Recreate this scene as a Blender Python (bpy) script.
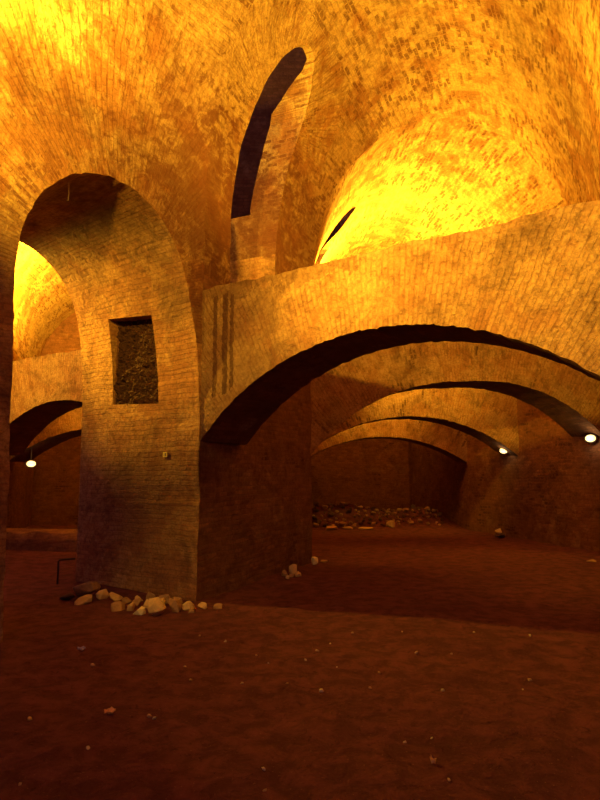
import bpy, bmesh, math, random
import numpy as np
from mathutils import Vector, Matrix, noise

for o in list(bpy.data.objects):
    bpy.data.objects.remove(o)
S = bpy.context.scene
COL = S.collection

# ------------------------------------------------------------------ camera
cd = bpy.data.cameras.new('camera')
cam = bpy.data.objects.new('camera', cd)
COL.objects.link(cam)
cd.sensor_fit = 'VERTICAL'
cd.sensor_height = 36.0
cd.lens = 27.0
cd.clip_start = 0.05
cam.location = (0, 0, 1.6)
cam.rotation_euler = (math.radians(90) + math.atan(75 / 600), 0, 0)
S.camera = cam

# ------------------------------------------------------------------ world, exposure, flood lights
w = bpy.data.worlds.new('world')
S.world = w
w.use_nodes = True
w.node_tree.nodes['Background'].inputs[0].default_value = (0.66, 0.34, 0.56, 1)
w.node_tree.nodes['Background'].inputs[1].default_value = 0.32
S.view_settings.view_transform = 'Standard'
S.view_settings.look = 'None'
S.view_settings.gamma = 1.0
S.view_settings.use_curve_mapping = False
S.view_settings.exposure = 0.0
S.cycles.max_bounces = 12
S.cycles.diffuse_bounces = 8
S.cycles.sample_clamp_indirect = 10.0

AMBER = (1.0, 0.54, 0.035)


def spot(name, loc, target, power, angle=150, blend=0.35, radius=0.12, col=AMBER):
    l = bpy.data.lights.new(name, 'SPOT')
    l.energy = power
    l.color = col
    l.spot_size = math.radians(angle)
    l.spot_blend = blend
    l.shadow_soft_size = radius
    o = bpy.data.objects.new(name, l)
    COL.objects.link(o)
    o.location = loc
    d = Vector(target) - Vector(loc)
    o.rotation_euler = d.to_track_quat('-Z', 'Y').to_euler()
    return o


# unseen sodium floods around the vaults, plus added spots for surfaces left dim
spot('flood_light_near', (-2.2, 2.6, 5.3), (-1.4, 6.6, 7.1), 1500, 116, 0.45)
spot('fill_spot_arch_wall', (-2.2, 2.6, 5.3), (1.5, 6.2, 4.6), 2700, 62, 0.7)  # extra narrow spot added to brighten the first arch wall
spot('flood_light_corner', (-2.9, 4.5, 6.2), (-2.4, 6.1, 7.5), 900, 104, 0.7)
spot('flood_light_middle', (1.6, 7.4, 4.7), (1.2, 8.8, 9.0), 680, 165, 0.5)
spot('flood_light_lunette', (1.3, 15.3, 6.1), (1.4, 15.4, 8.5), 3600, 165, 0.5)
spot('flood_light_far', (2.9, 13.4, 5.0), (3.2, 16.0, 4.4), 420, 110, 0.6)
spot('flood_light_last', (2.5, 16.3, 4.8), (2.4, 18.2, 4.2), 280, 100, 0.6)
spot('flood_light_inner', (-5.3, 12.9, 4.9), (-5.8, 14.6, 7.2), 5500, 124, 0.6)
spot('fill_spot_inner_arch', (-7.2, 9.8, 4.7), (-4.9, 11.8, 4.0), 700, 80, 0.6)  # added spot that brightens the arch wall beyond the tall opening
spot('fill_spot_foot', (-2.2, 2.5, 3.0), (-1.6, 7.7, 0.35), 330, 27, 0.9, 0.2)  # narrow spot added for the stones and the pier foot
spot('fill_spot_far_inner_arch', (-5.0, 12.6, 4.9), (-5.1, 15.0, 3.9), 320, 60, 0.8)  # small spot added for the farther inner arch wall
spot('flood_light_passage', (-6.3, 9.7, 5.0), (-4.2, 9.3, 5.5), 3000, 122, 0.6)

# ------------------------------------------------------------------ materials


def N(nt, typ, loc=(0, 0), **kw):
    n = nt.nodes.new(typ)
    for k, v in kw.items():
        setattr(n, k, v)
    return n


def ramp(nt, src, stops):
    r = nt.nodes.new('ShaderNodeValToRGB')
    e = r.color_ramp.elements
    while len(e) < len(stops):
        e.new(0.5)
    for i, (p, c) in enumerate(stops):
        e[i].position = p
        e[i].color = (c, c, c, 1) if not isinstance(c, tuple) else (*c, 1)
    nt.links.new(src, r.inputs[0])
    return r.outputs[0]


def mix(nt, fac, a, b, mode='MIX'):
    m = nt.nodes.new('ShaderNodeMix')
    m.data_type = 'RGBA'
    m.blend_type = mode
    for sock, v in ((m.inputs[0], fac), (m.inputs[6], a), (m.inputs[7], b)):
        if isinstance(v, (int, float)):
            sock.default_value = v
        elif isinstance(v, tuple):
            sock.default_value = (*v, 1)
        else:
            nt.links.new(v, sock)
    return m.outputs[2]


def math_n(nt, op, a, b=0.0, clamp=False):
    m = nt.nodes.new('ShaderNodeMath')
    m.operation = op
    m.use_clamp = clamp
    for sock, v in ((m.inputs[0], a), (m.inputs[1], b)):
        if isinstance(v, (int, float)):
            sock.default_value = v
        else:
            nt.links.new(v, sock)
    return m.outputs[0]


def noise_n(nt, vec, scale, detail=6, rough=0.6, dist=0.0):
    n = nt.nodes.new('ShaderNodeTexNoise')
    n.inputs['Scale'].default_value = scale
    n.inputs['Detail'].default_value = detail
    n.inputs['Roughness'].default_value = rough
    n.inputs['Distortion'].default_value = dist
    nt.links.new(vec, n.inputs['Vector'])
    return n.outputs[0]


def brick_mat(name, brick_a, brick_b, mortar, plaster, dark, plaster_amt=0.5, spots=0.5, bw=0.24, bh=0.078,
              streak=0.0, bump=0.5, stain=None, grime=0.35, ms=0.011, soot=None):
    m = bpy.data.materials.new(name)
    m.use_nodes = True
    nt = m.node_tree
    L = nt.links
    b = nt.nodes['Principled BSDF']
    b.inputs['Roughness'].default_value = 0.9
    b.inputs['Specular IOR Level'].default_value = 0.15
    uvn = N(nt, 'ShaderNodeUVMap', uv_map='UVMap')
    tc = N(nt, 'ShaderNodeTexCoord')
    uv, ob = uvn.outputs[0], tc.outputs['Object']
    # wobble the courses a little
    wob = nt.nodes.new('ShaderNodeTexNoise')
    wob.inputs['Scale'].default_value = 2.3
    wob.inputs['Detail'].default_value = 6
    L.new(ob, wob.inputs['Vector'])
    sub = N(nt, 'ShaderNodeVectorMath', operation='SUBTRACT')
    sub.inputs[1].default_value = (0.5, 0.5, 0.5)
    L.new(wob.outputs['Color'], sub.inputs[0])
    sc = N(nt, 'ShaderNodeVectorMath', operation='SCALE')
    sc.inputs['Scale'].default_value = 0.09
    L.new(sub.outputs[0], sc.inputs[0])
    add = N(nt, 'ShaderNodeVectorMath', operation='ADD')
    L.new(uv, add.inputs[0])
    L.new(sc.outputs[0], add.inputs[1])
    br = nt.nodes.new('ShaderNodeTexBrick')
    br.inputs['Scale'].default_value = 1.0
    br.inputs['Brick Width'].default_value = bw
    br.inputs['Row Height'].default_value = bh
    br.inputs['Mortar Size'].default_value = ms
    br.inputs['Mortar Smooth'].default_value = 0.3
    br.inputs['Color1'].default_value = (0, 0, 0, 1)
    br.inputs['Color2'].default_value = (1, 1, 1, 1)
    br.inputs['Mortar'].default_value = (0.5, 0.5, 0.5, 1)
    L.new(add.outputs[0], br.inputs['Vector'])
    rnd = br.outputs['Color']
    mor_full = br.outputs['Fac']
    fine = noise_n(nt, ob, 14, 8, 0.7)
    mid = noise_n(nt, ob, 2.2, 8, 0.65, 0.4)
    big = noise_n(nt, ob, 0.55, 5, 0.6, 0.3)
    mor = math_n(nt, 'MULTIPLY', mor_full, ramp(nt, noise_n(nt, ob, 3.3, 6, 0.7, 0.5), [(0.38, 0.15), (0.66, 1.0)]))
    bricks = mix(nt, rnd, brick_a, brick_b)
    bricks = mix(nt, ramp(nt, fine, [(0.35, 0.0), (0.7, 0.55)]), bricks, brick_a)
    c = mix(nt, math_n(nt, 'MULTIPLY', mor, 0.85), bricks, mortar)
    # limewash that has worn off in patches
    pm = math_n(nt, 'ADD', math_n(nt, 'MULTIPLY', mid, 0.6), math_n(nt, 'MULTIPLY', big, 0.4))
    t = 0.62 - 0.26 * plaster_amt
    pmask = ramp(nt, pm, [(t - 0.03, 0.0), (t + 0.06, 1.0)])
    pmask = math_n(nt, 'MULTIPLY', pmask, ramp(nt, fine, [(0.30, 0.25), (0.55, 1.0)]))
    pmask = math_n(nt, 'MULTIPLY', pmask, math_n(nt, 'SUBTRACT', 1.0, math_n(nt, 'MULTIPLY', mor, 0.55)))
    c = mix(nt, math_n(nt, 'MULTIPLY', pmask, 0.85), c, plaster)
    # single dark bricks, in patches
    if spots > 0:
        one = ramp(nt, rnd, [(0.60, 0.0), (0.68, 1.0)])
        near = noise_n(nt, ob, 0.9, 3, 0.55, 0.5)
        where = ramp(nt, near, [(0.56 - 0.16 * spots, 0.0), (0.66 - 0.1 * spots, 1.0)])
        sm = math_n(nt, 'MULTIPLY', math_n(nt, 'MULTIPLY', one, where), ramp(nt, fine, [(0.36, 0.0), (0.5, 1.0)]))
        sm = math_n(nt, 'MULTIPLY', sm, math_n(nt, 'SUBTRACT', 1.0, mor))
        c = mix(nt, math_n(nt, 'MULTIPLY', sm, 0.8), c, dark)
    if streak > 0:
        mp = N(nt, 'ShaderNodeMapping')
        mp.inputs['Scale'].default_value = (2.2, 17.0, 1.0)
        L.new(uv, mp.inputs[0])
        st = noise_n(nt, mp.outputs[0], 1.0, 6, 0.75)
        c = mix(nt, math_n(nt, 'MULTIPLY', ramp(nt, st, [(0.5, 0.0), (0.68, 1.0)]), streak), c, dark)
    if grime > 0:
        gr = noise_n(nt, ob, 1.1, 9, 0.72, 0.8)
        c = mix(nt, math_n(nt, 'MULTIPLY', ramp(nt, gr, [(0.5, 0.0), (0.66, 1.0)]), grime), c, dark)
    if stain:
        fl = N(nt, 'ShaderNodeUVMap', uv_map='Flat')
        sx = N(nt, 'ShaderNodeSeparateXYZ')
        L.new(fl.outputs[0], sx.inputs[0])
        for (x0, x1, z0, z1, amt) in stain:
            wx = math_n(nt, 'ADD', sx.outputs[0], math_n(nt, 'MULTIPLY', math_n(nt, 'SUBTRACT', fine, 0.5), 0.11))
            wz = math_n(nt, 'ADD', sx.outputs[1], math_n(nt, 'MULTIPLY', math_n(nt, 'SUBTRACT', mid, 0.5), 0.8))
            a = math_n(nt, 'MULTIPLY', math_n(nt, 'GREATER_THAN', wx, x0), math_n(nt, 'LESS_THAN', wx, x1))
            z = math_n(nt, 'MULTIPLY', math_n(nt, 'GREATER_THAN', wz, z0), math_n(nt, 'LESS_THAN', wz, z1))
            c = mix(nt, math_n(nt, 'MULTIPLY', math_n(nt, 'MULTIPLY', math_n(nt, 'MULTIPLY', a, z), amt), ramp(nt, fine, [(0.3, 0.3), (0.5, 1.0)])), c, dark)
    wear = noise_n(nt, ob, 4.5, 10, 0.78, 0.6)
    c = mix(nt, math_n(nt, 'MULTIPLY', ramp(nt, wear, [(0.50, 0.0), (0.62, 1.0)]), 0.45), c, dark)
    c = mix(nt, math_n(nt, 'MULTIPLY', ramp(nt, noise_n(nt, ob, 26, 8, 0.8), [(0.46, 0.0), (0.66, 1.0)]), 0.5), c, dark)
    if soot:
        geo = N(nt, 'ShaderNodeNewGeometry')
        for (px, py, pz, pr_, amt) in soot:
            dn = N(nt, 'ShaderNodeVectorMath', operation='DISTANCE')
            L.new(geo.outputs['Position'], dn.inputs[0])
            dn.inputs[1].default_value = (px, py, pz)
            dd = math_n(nt, 'ADD', math_n(nt, 'DIVIDE', dn.outputs['Value'], pr_), math_n(nt, 'MULTIPLY', math_n(nt, 'SUBTRACT', wear, 0.5), 4.0))
            c = mix(nt, math_n(nt, 'MULTIPLY', ramp(nt, dd, [(0.35, 1.0), (1.0, 0.0)]), amt), c, dark)
    h = math_n(nt, 'ADD', math_n(nt, 'MULTIPLY', math_n(nt, 'SUBTRACT', 1.0, mor), 0.5),
               math_n(nt, 'ADD', math_n(nt, 'MULTIPLY', fine, 0.7), math_n(nt, 'MULTIPLY', pmask, 0.35)))
    L.new(c, b.inputs['Base Color'])
    bp = N(nt, 'ShaderNodeBump')
    bp.inputs['Strength'].default_value = bump
    bp.inputs['Distance'].default_value = 0.03
    L.new(h, bp.inputs['Height'])
    L.new(bp.outputs[0], b.inputs['Normal'])
    return m


BA, BB = (0.22, 0.095, 0.045), (0.42, 0.20, 0.09)
MO, PL, DK = (0.36, 0.22, 0.12), (0.82, 0.60, 0.26), (0.075, 0.03, 0.018)
SOOT = [(-1.3, 8.0, 5.4, 2.1, 0.85), (-0.6, 9.8, 5.8, 2.0, 0.8), (-2.9, 6.0, 3.7, 1.0, 0.4), (0.1, 11.2, 6.0, 1.6, 0.6), (-1.35, 7.9, 3.4, 1.2, 0.7)]
M_vault = brick_mat('limewashed_vault_brick', (0.38, 0.175, 0.065), (0.55, 0.29, 0.10), MO, PL, (0.14, 0.048, 0.024), 0.62, 1.5, 0.20, 0.066, 0.0, 0.7, None, 0.35, 0.010, SOOT)
M_haunch = brick_mat('radiating_haunch_brick', (0.40, 0.19, 0.07), (0.58, 0.32, 0.11), (0.30, 0.15, 0.07), PL, (0.15, 0.052, 0.026), 0.55, 0.5, 0.20, 0.058, 0.65, 0.8, None, 0.35, 0.010, SOOT)
M_jamb = brick_mat('worn_pier_brick', (0.32, 0.135, 0.05), (0.50, 0.24, 0.09), (0.28, 0.13, 0.055), (0.60, 0.35, 0.14), DK, 0.6, 0.0, 0.21, 0.066, 0.0, 0.8, None, 0.65, 0.010, [(-1.5, 8.1, 4.6, 1.2, 0.6), (-2.4, 7.6, 5.1, 1.0, 0.5), (-2.0, 8.4, 1.2, 1.5, 0.5)])
M_arch = brick_mat('voussoir_brick', (0.40, 0.19, 0.08), (0.62, 0.36, 0.16), (0.30, 0.14, 0.06), (0.66, 0.42, 0.19), DK, 0.6, 0.0, 0.22, 0.066, 0.0, 0.8,
                   [(0.20, 0.27, 2.6, 4.05, 0.9), (0.36, 0.45, 2.7, 4.05, 0.95), (0.49, 0.55, 2.7, 4.05, 0.9), (-0.2, 2.4, 4.0, 4.5, 0.45), (-0.1, 0.03, 3.3, 4.1, 0.5)], 0.55, 0.011, [(-1.1, 7.9, 3.2, 1.9, 0.6)])
M_soffit = brick_mat('shaded_soffit_brick', (0.13, 0.06, 0.03), (0.24, 0.11, 0.055), (0.12, 0.06, 0.03), (0.30, 0.18, 0.10), DK, 0.1, 0.4, 0.23, 0.075, 0.0, 0.6, None, 0.6)  # arch brick darkened in colour for the shade under the arches
M_lower = brick_mat('shaded_lower_brick', (0.20, 0.085, 0.045), (0.34, 0.15, 0.075), (0.20, 0.10, 0.055), (0.38, 0.21, 0.11), DK, 0.2, 0.3, 0.23, 0.075, 0.0, 0.6, None, 0.5)  # brick darkened in colour for the weak light low on the walls


def dirt_mat():
    m = bpy.data.materials.new('trodden_earth')
    m.use_nodes = True
    nt = m.node_tree
    L = nt.links
    b = nt.nodes['Principled BSDF']
    b.inputs['Roughness'].default_value = 0.95
    b.inputs['Specular IOR Level'].default_value = 0.1
    ob = N(nt, 'ShaderNodeTexCoord').outputs['Object']
    big = noise_n(nt, ob, 0.5, 6, 0.6, 0.3)
    mid = noise_n(nt, ob, 5, 8, 0.7, 0.4)
    fine = noise_n(nt, ob, 32, 8, 0.75)
    c = mix(nt, ramp(nt, big, [(0.35, 0.0), (0.65, 1.0)]), (0.175, 0.054, 0.064), (0.235, 0.076, 0.084))
    c = mix(nt, ramp(nt, mid, [(0.42, 0.7), (0.6, 0.0)]), c, (0.085, 0.031, 0.034))
    c = mix(nt, ramp(nt, fine, [(0.60, 0.0), (0.74, 0.5)]), c, (0.32, 0.17, 0.12))
    clod = noise_n(nt, ob, 11, 10, 0.8, 0.8)
    c = mix(nt, ramp(nt, clod, [(0.56, 0.0), (0.64, 0.75)]), c, (0.05, 0.020, 0.022))
    c = mix(nt, ramp(nt, noise_n(nt, ob, 55, 4, 0.7), [(0.64, 0.0), (0.70, 0.8)]), c, (0.42, 0.20, 0.15))
    L.new(c, b.inputs['Base Color'])
    h = math_n(nt, 'ADD', math_n(nt, 'MULTIPLY', mid, 1.0), math_n(nt, 'MULTIPLY', fine, 0.6))
    bp = N(nt, 'ShaderNodeBump')
    bp.inputs['Strength'].default_value = 0.9
    bp.inputs['Distance'].default_value = 0.05
    L.new(h, bp.inputs['Height'])
    L.new(bp.outputs[0], b.inputs['Normal'])
    return m


M_dirt = dirt_mat()


def stone_mat(name, a, bcol, scale=9, bump=0.6, speck=None):
    m = bpy.data.materials.new(name)
    m.use_nodes = True
    nt = m.node_tree
    L = nt.links
    b = nt.nodes['Principled BSDF']
    b.inputs['Roughness'].default_value = 0.9
    b.inputs['Specular IOR Level'].default_value = 0.15
    ob = N(nt, 'ShaderNodeTexCoord').outputs['Object']
    n1 = noise_n(nt, ob, scale, 7, 0.65)
    n2 = noise_n(nt, ob, scale * 5, 5, 0.7)
    c = mix(nt, ramp(nt, n1, [(0.35, 0.0), (0.65, 1.0)]), a, bcol)
    c = mix(nt, ramp(nt, n2, [(0.55, 0.0), (0.7, 0.6)]), c, tuple(x * 0.45 for x in a))
    L.new(c, b.inputs['Base Color'])
    if speck:
        c = mix(nt, ramp(nt, noise_n(nt, ob, 19, 6, 0.7), [(0.53, 0.0), (0.62, 0.9)]), c, speck)
    bp = N(nt, 'ShaderNodeBump')
    bp.inputs['Strength'].default_value = bump
    bp.inputs['Distance'].default_value = 0.02
    L.new(math_n(nt, 'ADD', n1, math_n(nt, 'MULTIPLY', n2, 0.5)), bp.inputs['Height'])
    L.new(bp.outputs[0], b.inputs['Normal'])
    return m


def plain(name, col, rough=0.6, metal=0.0, emit=0.0, ecol=None):
    m = bpy.data.materials.new(name)
    m.use_nodes = True
    b = m.node_tree.nodes['Principled BSDF']
    nt = m.node_tree
    ob = N(nt, 'ShaderNodeTexCoord').outputs['Object']
    n1 = noise_n(nt, ob, 40, 4, 0.6)
    c = mix(nt, ramp(nt, n1, [(0.3, 0.0), (0.7, 0.35)]), col, tuple(x * 0.6 for x in col))
    nt.links.new(c, b.inputs['Base Color'])
    b.inputs['Roughness'].default_value = rough
    b.inputs['Metallic'].default_value = metal
    if emit:
        b.inputs['Emission Color'].default_value = (*(ecol or col), 1)
        b.inputs['Emission Strength'].default_value = emit
    return m


M_st_ochre = stone_mat('ochre_stone', (0.66, 0.43, 0.19), (0.80, 0.56, 0.28))
M_st_pale = stone_mat('pale_stone', (0.90, 0.72, 0.38), (0.92, 0.80, 0.48))
M_st_brown = stone_mat('brown_stone', (0.34, 0.19, 0.10), (0.52, 0.31, 0.16))
M_st_dark = stone_mat('dark_stone', (0.10, 0.06, 0.045), (0.18, 0.10, 0.07))
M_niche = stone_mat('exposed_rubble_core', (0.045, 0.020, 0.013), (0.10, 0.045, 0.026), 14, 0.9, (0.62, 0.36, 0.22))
M_iron = plain('rusted_iron', (0.035, 0.025, 0.022), 0.7, 0.3)
M_lampbody = plain('grey_lamp_housing', (0.20, 0.19, 0.17), 0.5, 0.2)
M_lens = plain('glowing_lamp_lens', (1.0, 0.88, 0.55), 0.3, 0, 2.6, (1.0, 0.72, 0.26))
M_leaf = plain('dry_leaf', (0.95, 0.62, 0.18), 0.7)
M_paper = plain('paper_scrap', (0.75, 0.68, 0.58), 0.7)
M_tag = plain('yellow_plate', (0.80, 0.62, 0.10), 0.5)
M_ink = plain('dark_lettering', (0.05, 0.03, 0.02), 0.6)
M_wire = plain('pale_wire', (0.62, 0.45, 0.28), 0.6)
M_blue = plain('soot', (0.02, 0.012, 0.012), 0.9)

# ------------------------------------------------------------------ mesh helpers


def mesh_obj(name, verts, faces, mat, uvf=None, flatf=None, parent=None, smooth=False):
    me = bpy.data.meshes.new(name)
    me.from_pydata([tuple(v) for v in verts], [], faces)
    mats = mat if isinstance(mat, (list, tuple)) else [mat]
    for m in mats:
        me.materials.append(m)
    me.update()
    o = bpy.data.objects.new(name, me)
    COL.objects.link(o)
    if parent:
        o.parent = parent
    if smooth:
        me.polygons.foreach_set('use_smooth', [True] * len(me.polygons))
    return o


def set_uv(o, fn, layer='UVMap'):
    """fn(face centre, face normal) -> function of a point giving (u, v) and a material index"""
    me = o.data
    lay = me.uv_layers.get(layer) or me.uv_layers.new(name=layer)
    co = [v.co for v in me.vertices]
    flat = [0.0] * (2 * len(me.loops))
    for p in me.polygons:
        f, mi = fn(p.center, p.normal)
        if mi is not None:
            p.material_index = mi
        for li in p.loop_indices:
            u, v = f(co[me.loops[li].vertex_index])
            flat[2 * li] = u
            flat[2 * li + 1] = v
    lay.data.foreach_set('uv', flat)


def fix_normals(o):
    bm = bmesh.new()
    bm.from_mesh(o.data)
    bmesh.ops.recalc_face_normals(bm, faces=bm.faces)
    bm.to_mesh(o.data)
    bm.free()


def tag(o, label=None, cat=None, group=None, kind=None):
    if label:
        o['label'] = label
    if cat:
        o['category'] = cat
    if group:
        o['group'] = group
    if kind:
        o['kind'] = kind
    return o


def boolean_cut(o, cutters):
    for c in cutters:
        md = o.modifiers.new('cut', 'BOOLEAN')
        md.operation = 'DIFFERENCE'
        md.solver = 'EXACT'
        md.object = c
    bpy.context.view_layer.update()
    dg = bpy.context.evaluated_depsgraph_get()
    me = bpy.data.meshes.new_from_object(o.evaluated_get(dg))
    o.modifiers.clear()
    o.data = me
    for c in cutters:
        bpy.data.objects.remove(c)


# ------------------------------------------------------------------ plan of the vaulted ring
ZS = 5.2
P1, R1 = np.array((-1.33, 8.0)), np.array((3.07, 5.06))
L2, R2 = np.array((0.22, 11.4)), np.array((6.42, 12.65))
L3, R3 = np.array((0.10, 15.0)), np.array((5.62, 15.5))
L4, R4 = np.array((0.0, 17.9)), np.array((4.98, 17.93))
L5, R5 = np.array((-0.5, 23.5)), np.array((4.2, 23.5))
L0, R0 = np.array((-5.5, 2.4)), np.array((4.5, -2.0))
LB, RB = np.array((-9.0, -3.0)), np.array((4.5, -8.0))
STN = {'back': (LB, RB, 10.5), 'near': (L0, R0, 10.5), 's1': (P1, R1, 9.2), 's2': (L2, R2, 9.15), 's3': (L3, R3, 8.8), 's4': (L4, R4, 8.6), 'end': (L5, R5, 8.3)}


def wobble(p, amp=0.03):
    return amp * (noise.noise(Vector(p) * 1.3) + 0.6 * noise.noise(Vector(p) * 4.1))


def section(st, side, thick, zb, shell=0.5, amp=0.03):
    """closed cross-section loops of one station: returns (inner points, outer points)"""
    L, R, zc = st
    M, H = (L + R) / 2, (R - L) / 2
    u = H / np.linalg.norm(H)
    hl = np.linalg.norm(H)

    def pt(x, z):
        return np.array((M[0] + u[0] * x, M[1] + u[1] * x, z))

    def el(a, off):
        return pt(-(hl + off) * math.cos(a), ZS + (zc - ZS + off) * math.sin(a))

    def dis(p, nx, nz):
        k = wobble(p, amp)
        return p + np.array((u[0] * nx * k, u[1] * nx * k, nz * k))
    A1, A2 = math.radians(58), math.radians(122)
    inner, outer = [], []
    if side == 'left':
        for z in np.linspace(-0.3, ZS, 46)[:-1]:
            inner.append(dis(pt(-hl, z), 1, 0))
        for a in np.linspace(0, A1, 30):
            inner.append(dis(el(a, 0), math.cos(a), -math.sin(a)))
        outer = [el(a, shell * (1.05 if a < 0.62 else max(0.16, 1.05 - (a - 0.62) * 3.6))) for a in np.linspace(A1, 0.02, 24) if el(a, shell)[2] > zb + 0.05]
        a = math.asin(min(1, max(0, (zb - ZS) / (zc - ZS + shell))))
        outer += [el(a, shell), pt(-hl - thick, zb), pt(-hl - thick, -0.3)]
    elif side == 'right':
        for z in np.linspace(-0.3, ZS, 30)[:-1]:
            inner.append(dis(pt(hl, z), -1, 0))
        for a in np.linspace(math.pi, A2, 24):
            inner.append(dis(el(a, 0), math.cos(a), -math.sin(a)))
        outer = [el(a, shell) for a in np.linspace(A2, math.pi, 12)] + [pt(hl + shell, -0.3)]
    else:
        for a in np.linspace(A1, A2, 44):
            inner.append(dis(el(a, 0), math.cos(a), -math.sin(a)))
        outer = [el(a, shell) for a in np.linspace(A2, A1, 16)]
    return inner, outer


def vault_piece(name, sa, sb, side, n, thick=2.5, zb=6.2, shell=0.5):
    A, B = STN[sa], STN[sb]
    loops = []
    no = None
    for i in range(n + 1):
        f = i / n
        st = (A[0] * (1 - f) + B[0] * f, A[1] * (1 - f) + B[1] * f, A[2] * (1 - f) + B[2] * f)
        inn, out = section(st, side, thick, zb, shell)
        if no is None:
            no = len(out)
        if len(out) != no:            # keep the same count along the bay
            out = out[:no] if len(out) > no else [out[0]] * (no - len(out)) + out
        loops.append(inn + out)
    k = len(loops[0])
    verts = [p for l in loops for p in l]
    faces = []
    for i in range(n):
        for j in range(k):
            j2 = (j + 1) % k
            faces.append((i * k + j, i * k + j2, (i + 1) * k + j2, (i + 1) * k + j))
    faces.append(tuple(range(k)))
    faces.append(tuple(range(n * k, n * k + k))[::-1])
    o = mesh_obj(name, verts, faces, M_vault)
    bm = bmesh.new()
    bm.from_mesh(o.data)
    bmesh.ops.remove_doubles(bm, verts=bm.verts, dist=1e-5)
    bmesh.ops.recalc_face_normals(bm, faces=bm.faces)
    bm.to_mesh(o.data)
    bm.free()
    return o


def prism(front, back):
    """closed solid between two outlines with the same number of points"""
    n = len(front)
    verts = list(front) + list(back)
    faces = [(i, (i + 1) % n, n + (i + 1) % n, n + i) for i in range(n)]
    faces += [tuple(range(n))[::-1], tuple(range(n, 2 * n))]
    o = mesh_obj('cutter', verts, faces, M_jamb)
    fix_normals(o)
    return o


def resample(pts, m):
    pts = [np.array(p, float) for p in pts]
    d = [0]
    for a, b in zip(pts[:-1], pts[1:]):
        d.append(d[-1] + np.linalg.norm(b - a))
    out = []
    for x in np.linspace(0, d[-1], m):
        i = min(len(pts) - 2, max(0, int(np.searchsorted(d, x)) - 1))
        f = (x - d[i]) / max(1e-9, d[i + 1] - d[i])
        out.append(pts[i] * (1 - f) + pts[i + 1] * f)
    return out


def axis_uv(A, B):
    """flat (along, up the profile) coordinates for a bay between two stations"""
    d = (B[0] + B[1]) / 2 - (A[0] + A[1]) / 2
    ax = Vector((d[0], d[1], 0)).normalized()
    h = Vector((-ax.y, ax.x, 0))

    def fn(c, nrm):
        if abs(nrm.z) < 0.35:
            if abs(nrm.dot(h)) > 0.5:
                return (lambda p: (p.x * ax.x + p.y * ax.y, p.z)), None
            return (lambda p: (p.x * h.x + p.y * h.y, p.z)), None
        M = (A[0] + A[1]) / 2
        hm = M[0] * h.x + M[1] * h.y

        def f(p):
            return (p.x * ax.x + p.y * ax.y, math.atan2(p.x * h.x + p.y * h.y - hm, p.z - ZS + 0.01) * 3.3)
        return f, None
    return fn


# ---- left (inner) wall of the near bay, with the tall opening
T0 = (L0 - P1) / np.linalg.norm(L0 - P1)              # along the wall, towards the camera's left
N0 = np.array((-0.832, 0.555))                        # into the wall


def w0(s, z, d):
    return np.array((P1[0] + T0[0] * s + N0[0] * d, P1[1] + T0[1] * s + N0[1] * d, z))


wl = vault_piece('wall_left', 's1', 'near', 'left', 64, 2.5, 6.2)
frontO = [(0.0, -0.6), (0.02, 2.8), (0.13, 3.53), (0.26, 4.06), (0.46, 4.60), (0.74, 4.93), (1.0, 5.07), (1.32, 5.17), (1.62, 5.17), (1.95, 5.05), (2.24, 4.85), (2.42, 4.6), (2.56, 4.3), (2.64, 3.9), (2.62, 3.3), (2.5, -0.6)]
backO = [(0.0, -0.6), (0.02, 3.0), (0.11, 3.8), (0.23, 4.3), (0.42, 4.6), (0.69, 4.84), (0.95, 4.99), (1.2, 5.05), (1.45, 5.03), (1.75, 4.93), (2.05, 4.7), (2.25, 4.45), (2.4, 4.1), (2.48, 3.7), (2.5, 3.2), (2.5, -0.6)]
def smooth_outline(p, m, it):
    p = resample(p, m)
    for _ in range(it):
        q = [p[0]] + [(p[i - 1] + p[i] * 2 + p[i + 1]) / 4 for i in range(1, m - 1)] + [p[-1]]
        p = q
    return p


fo, bo = smooth_outline(frontO, 150, 25), smooth_outline(backO, 150, 25)
fr = []
for i, (s, z) in enumerate(fo):
    k = 0.018 * noise.noise(Vector((i * 0.6, 1.7, 0))) if 0 < i < 149 else 0
    fr.append((s + k, z + k))
ext = []
for (s, z), (s2, z2) in zip(fr, bo):
    ext.append(((s, z), (s2, z2)))
front = [w0(a[0] + (a[0] - b[0]) * 0.24, a[1] + (a[1] - b[1]) * 0.24, -0.6) for a, b in ext]
back = [w0(b[0] + (b[0] - a[0]) * 0.2, b[1] + (b[1] - a[1]) * 0.2, 3.1) for a, b in ext]
# recess in the jamb of the opening (in the plane s = 0)
nich = [w0(0.4, 2.60, 0.785), w0(0.4, 2.65, 1.77), w0(0.4, 3.93, 1.75), w0(0.4, 3.85, 0.795)]
nichb = [p + np.array((*(-T0 * 0.58), 0)) for p in nich]
boolean_cut(wl, [prism(front, back)])
OC = (1.30, 3.75)


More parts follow.
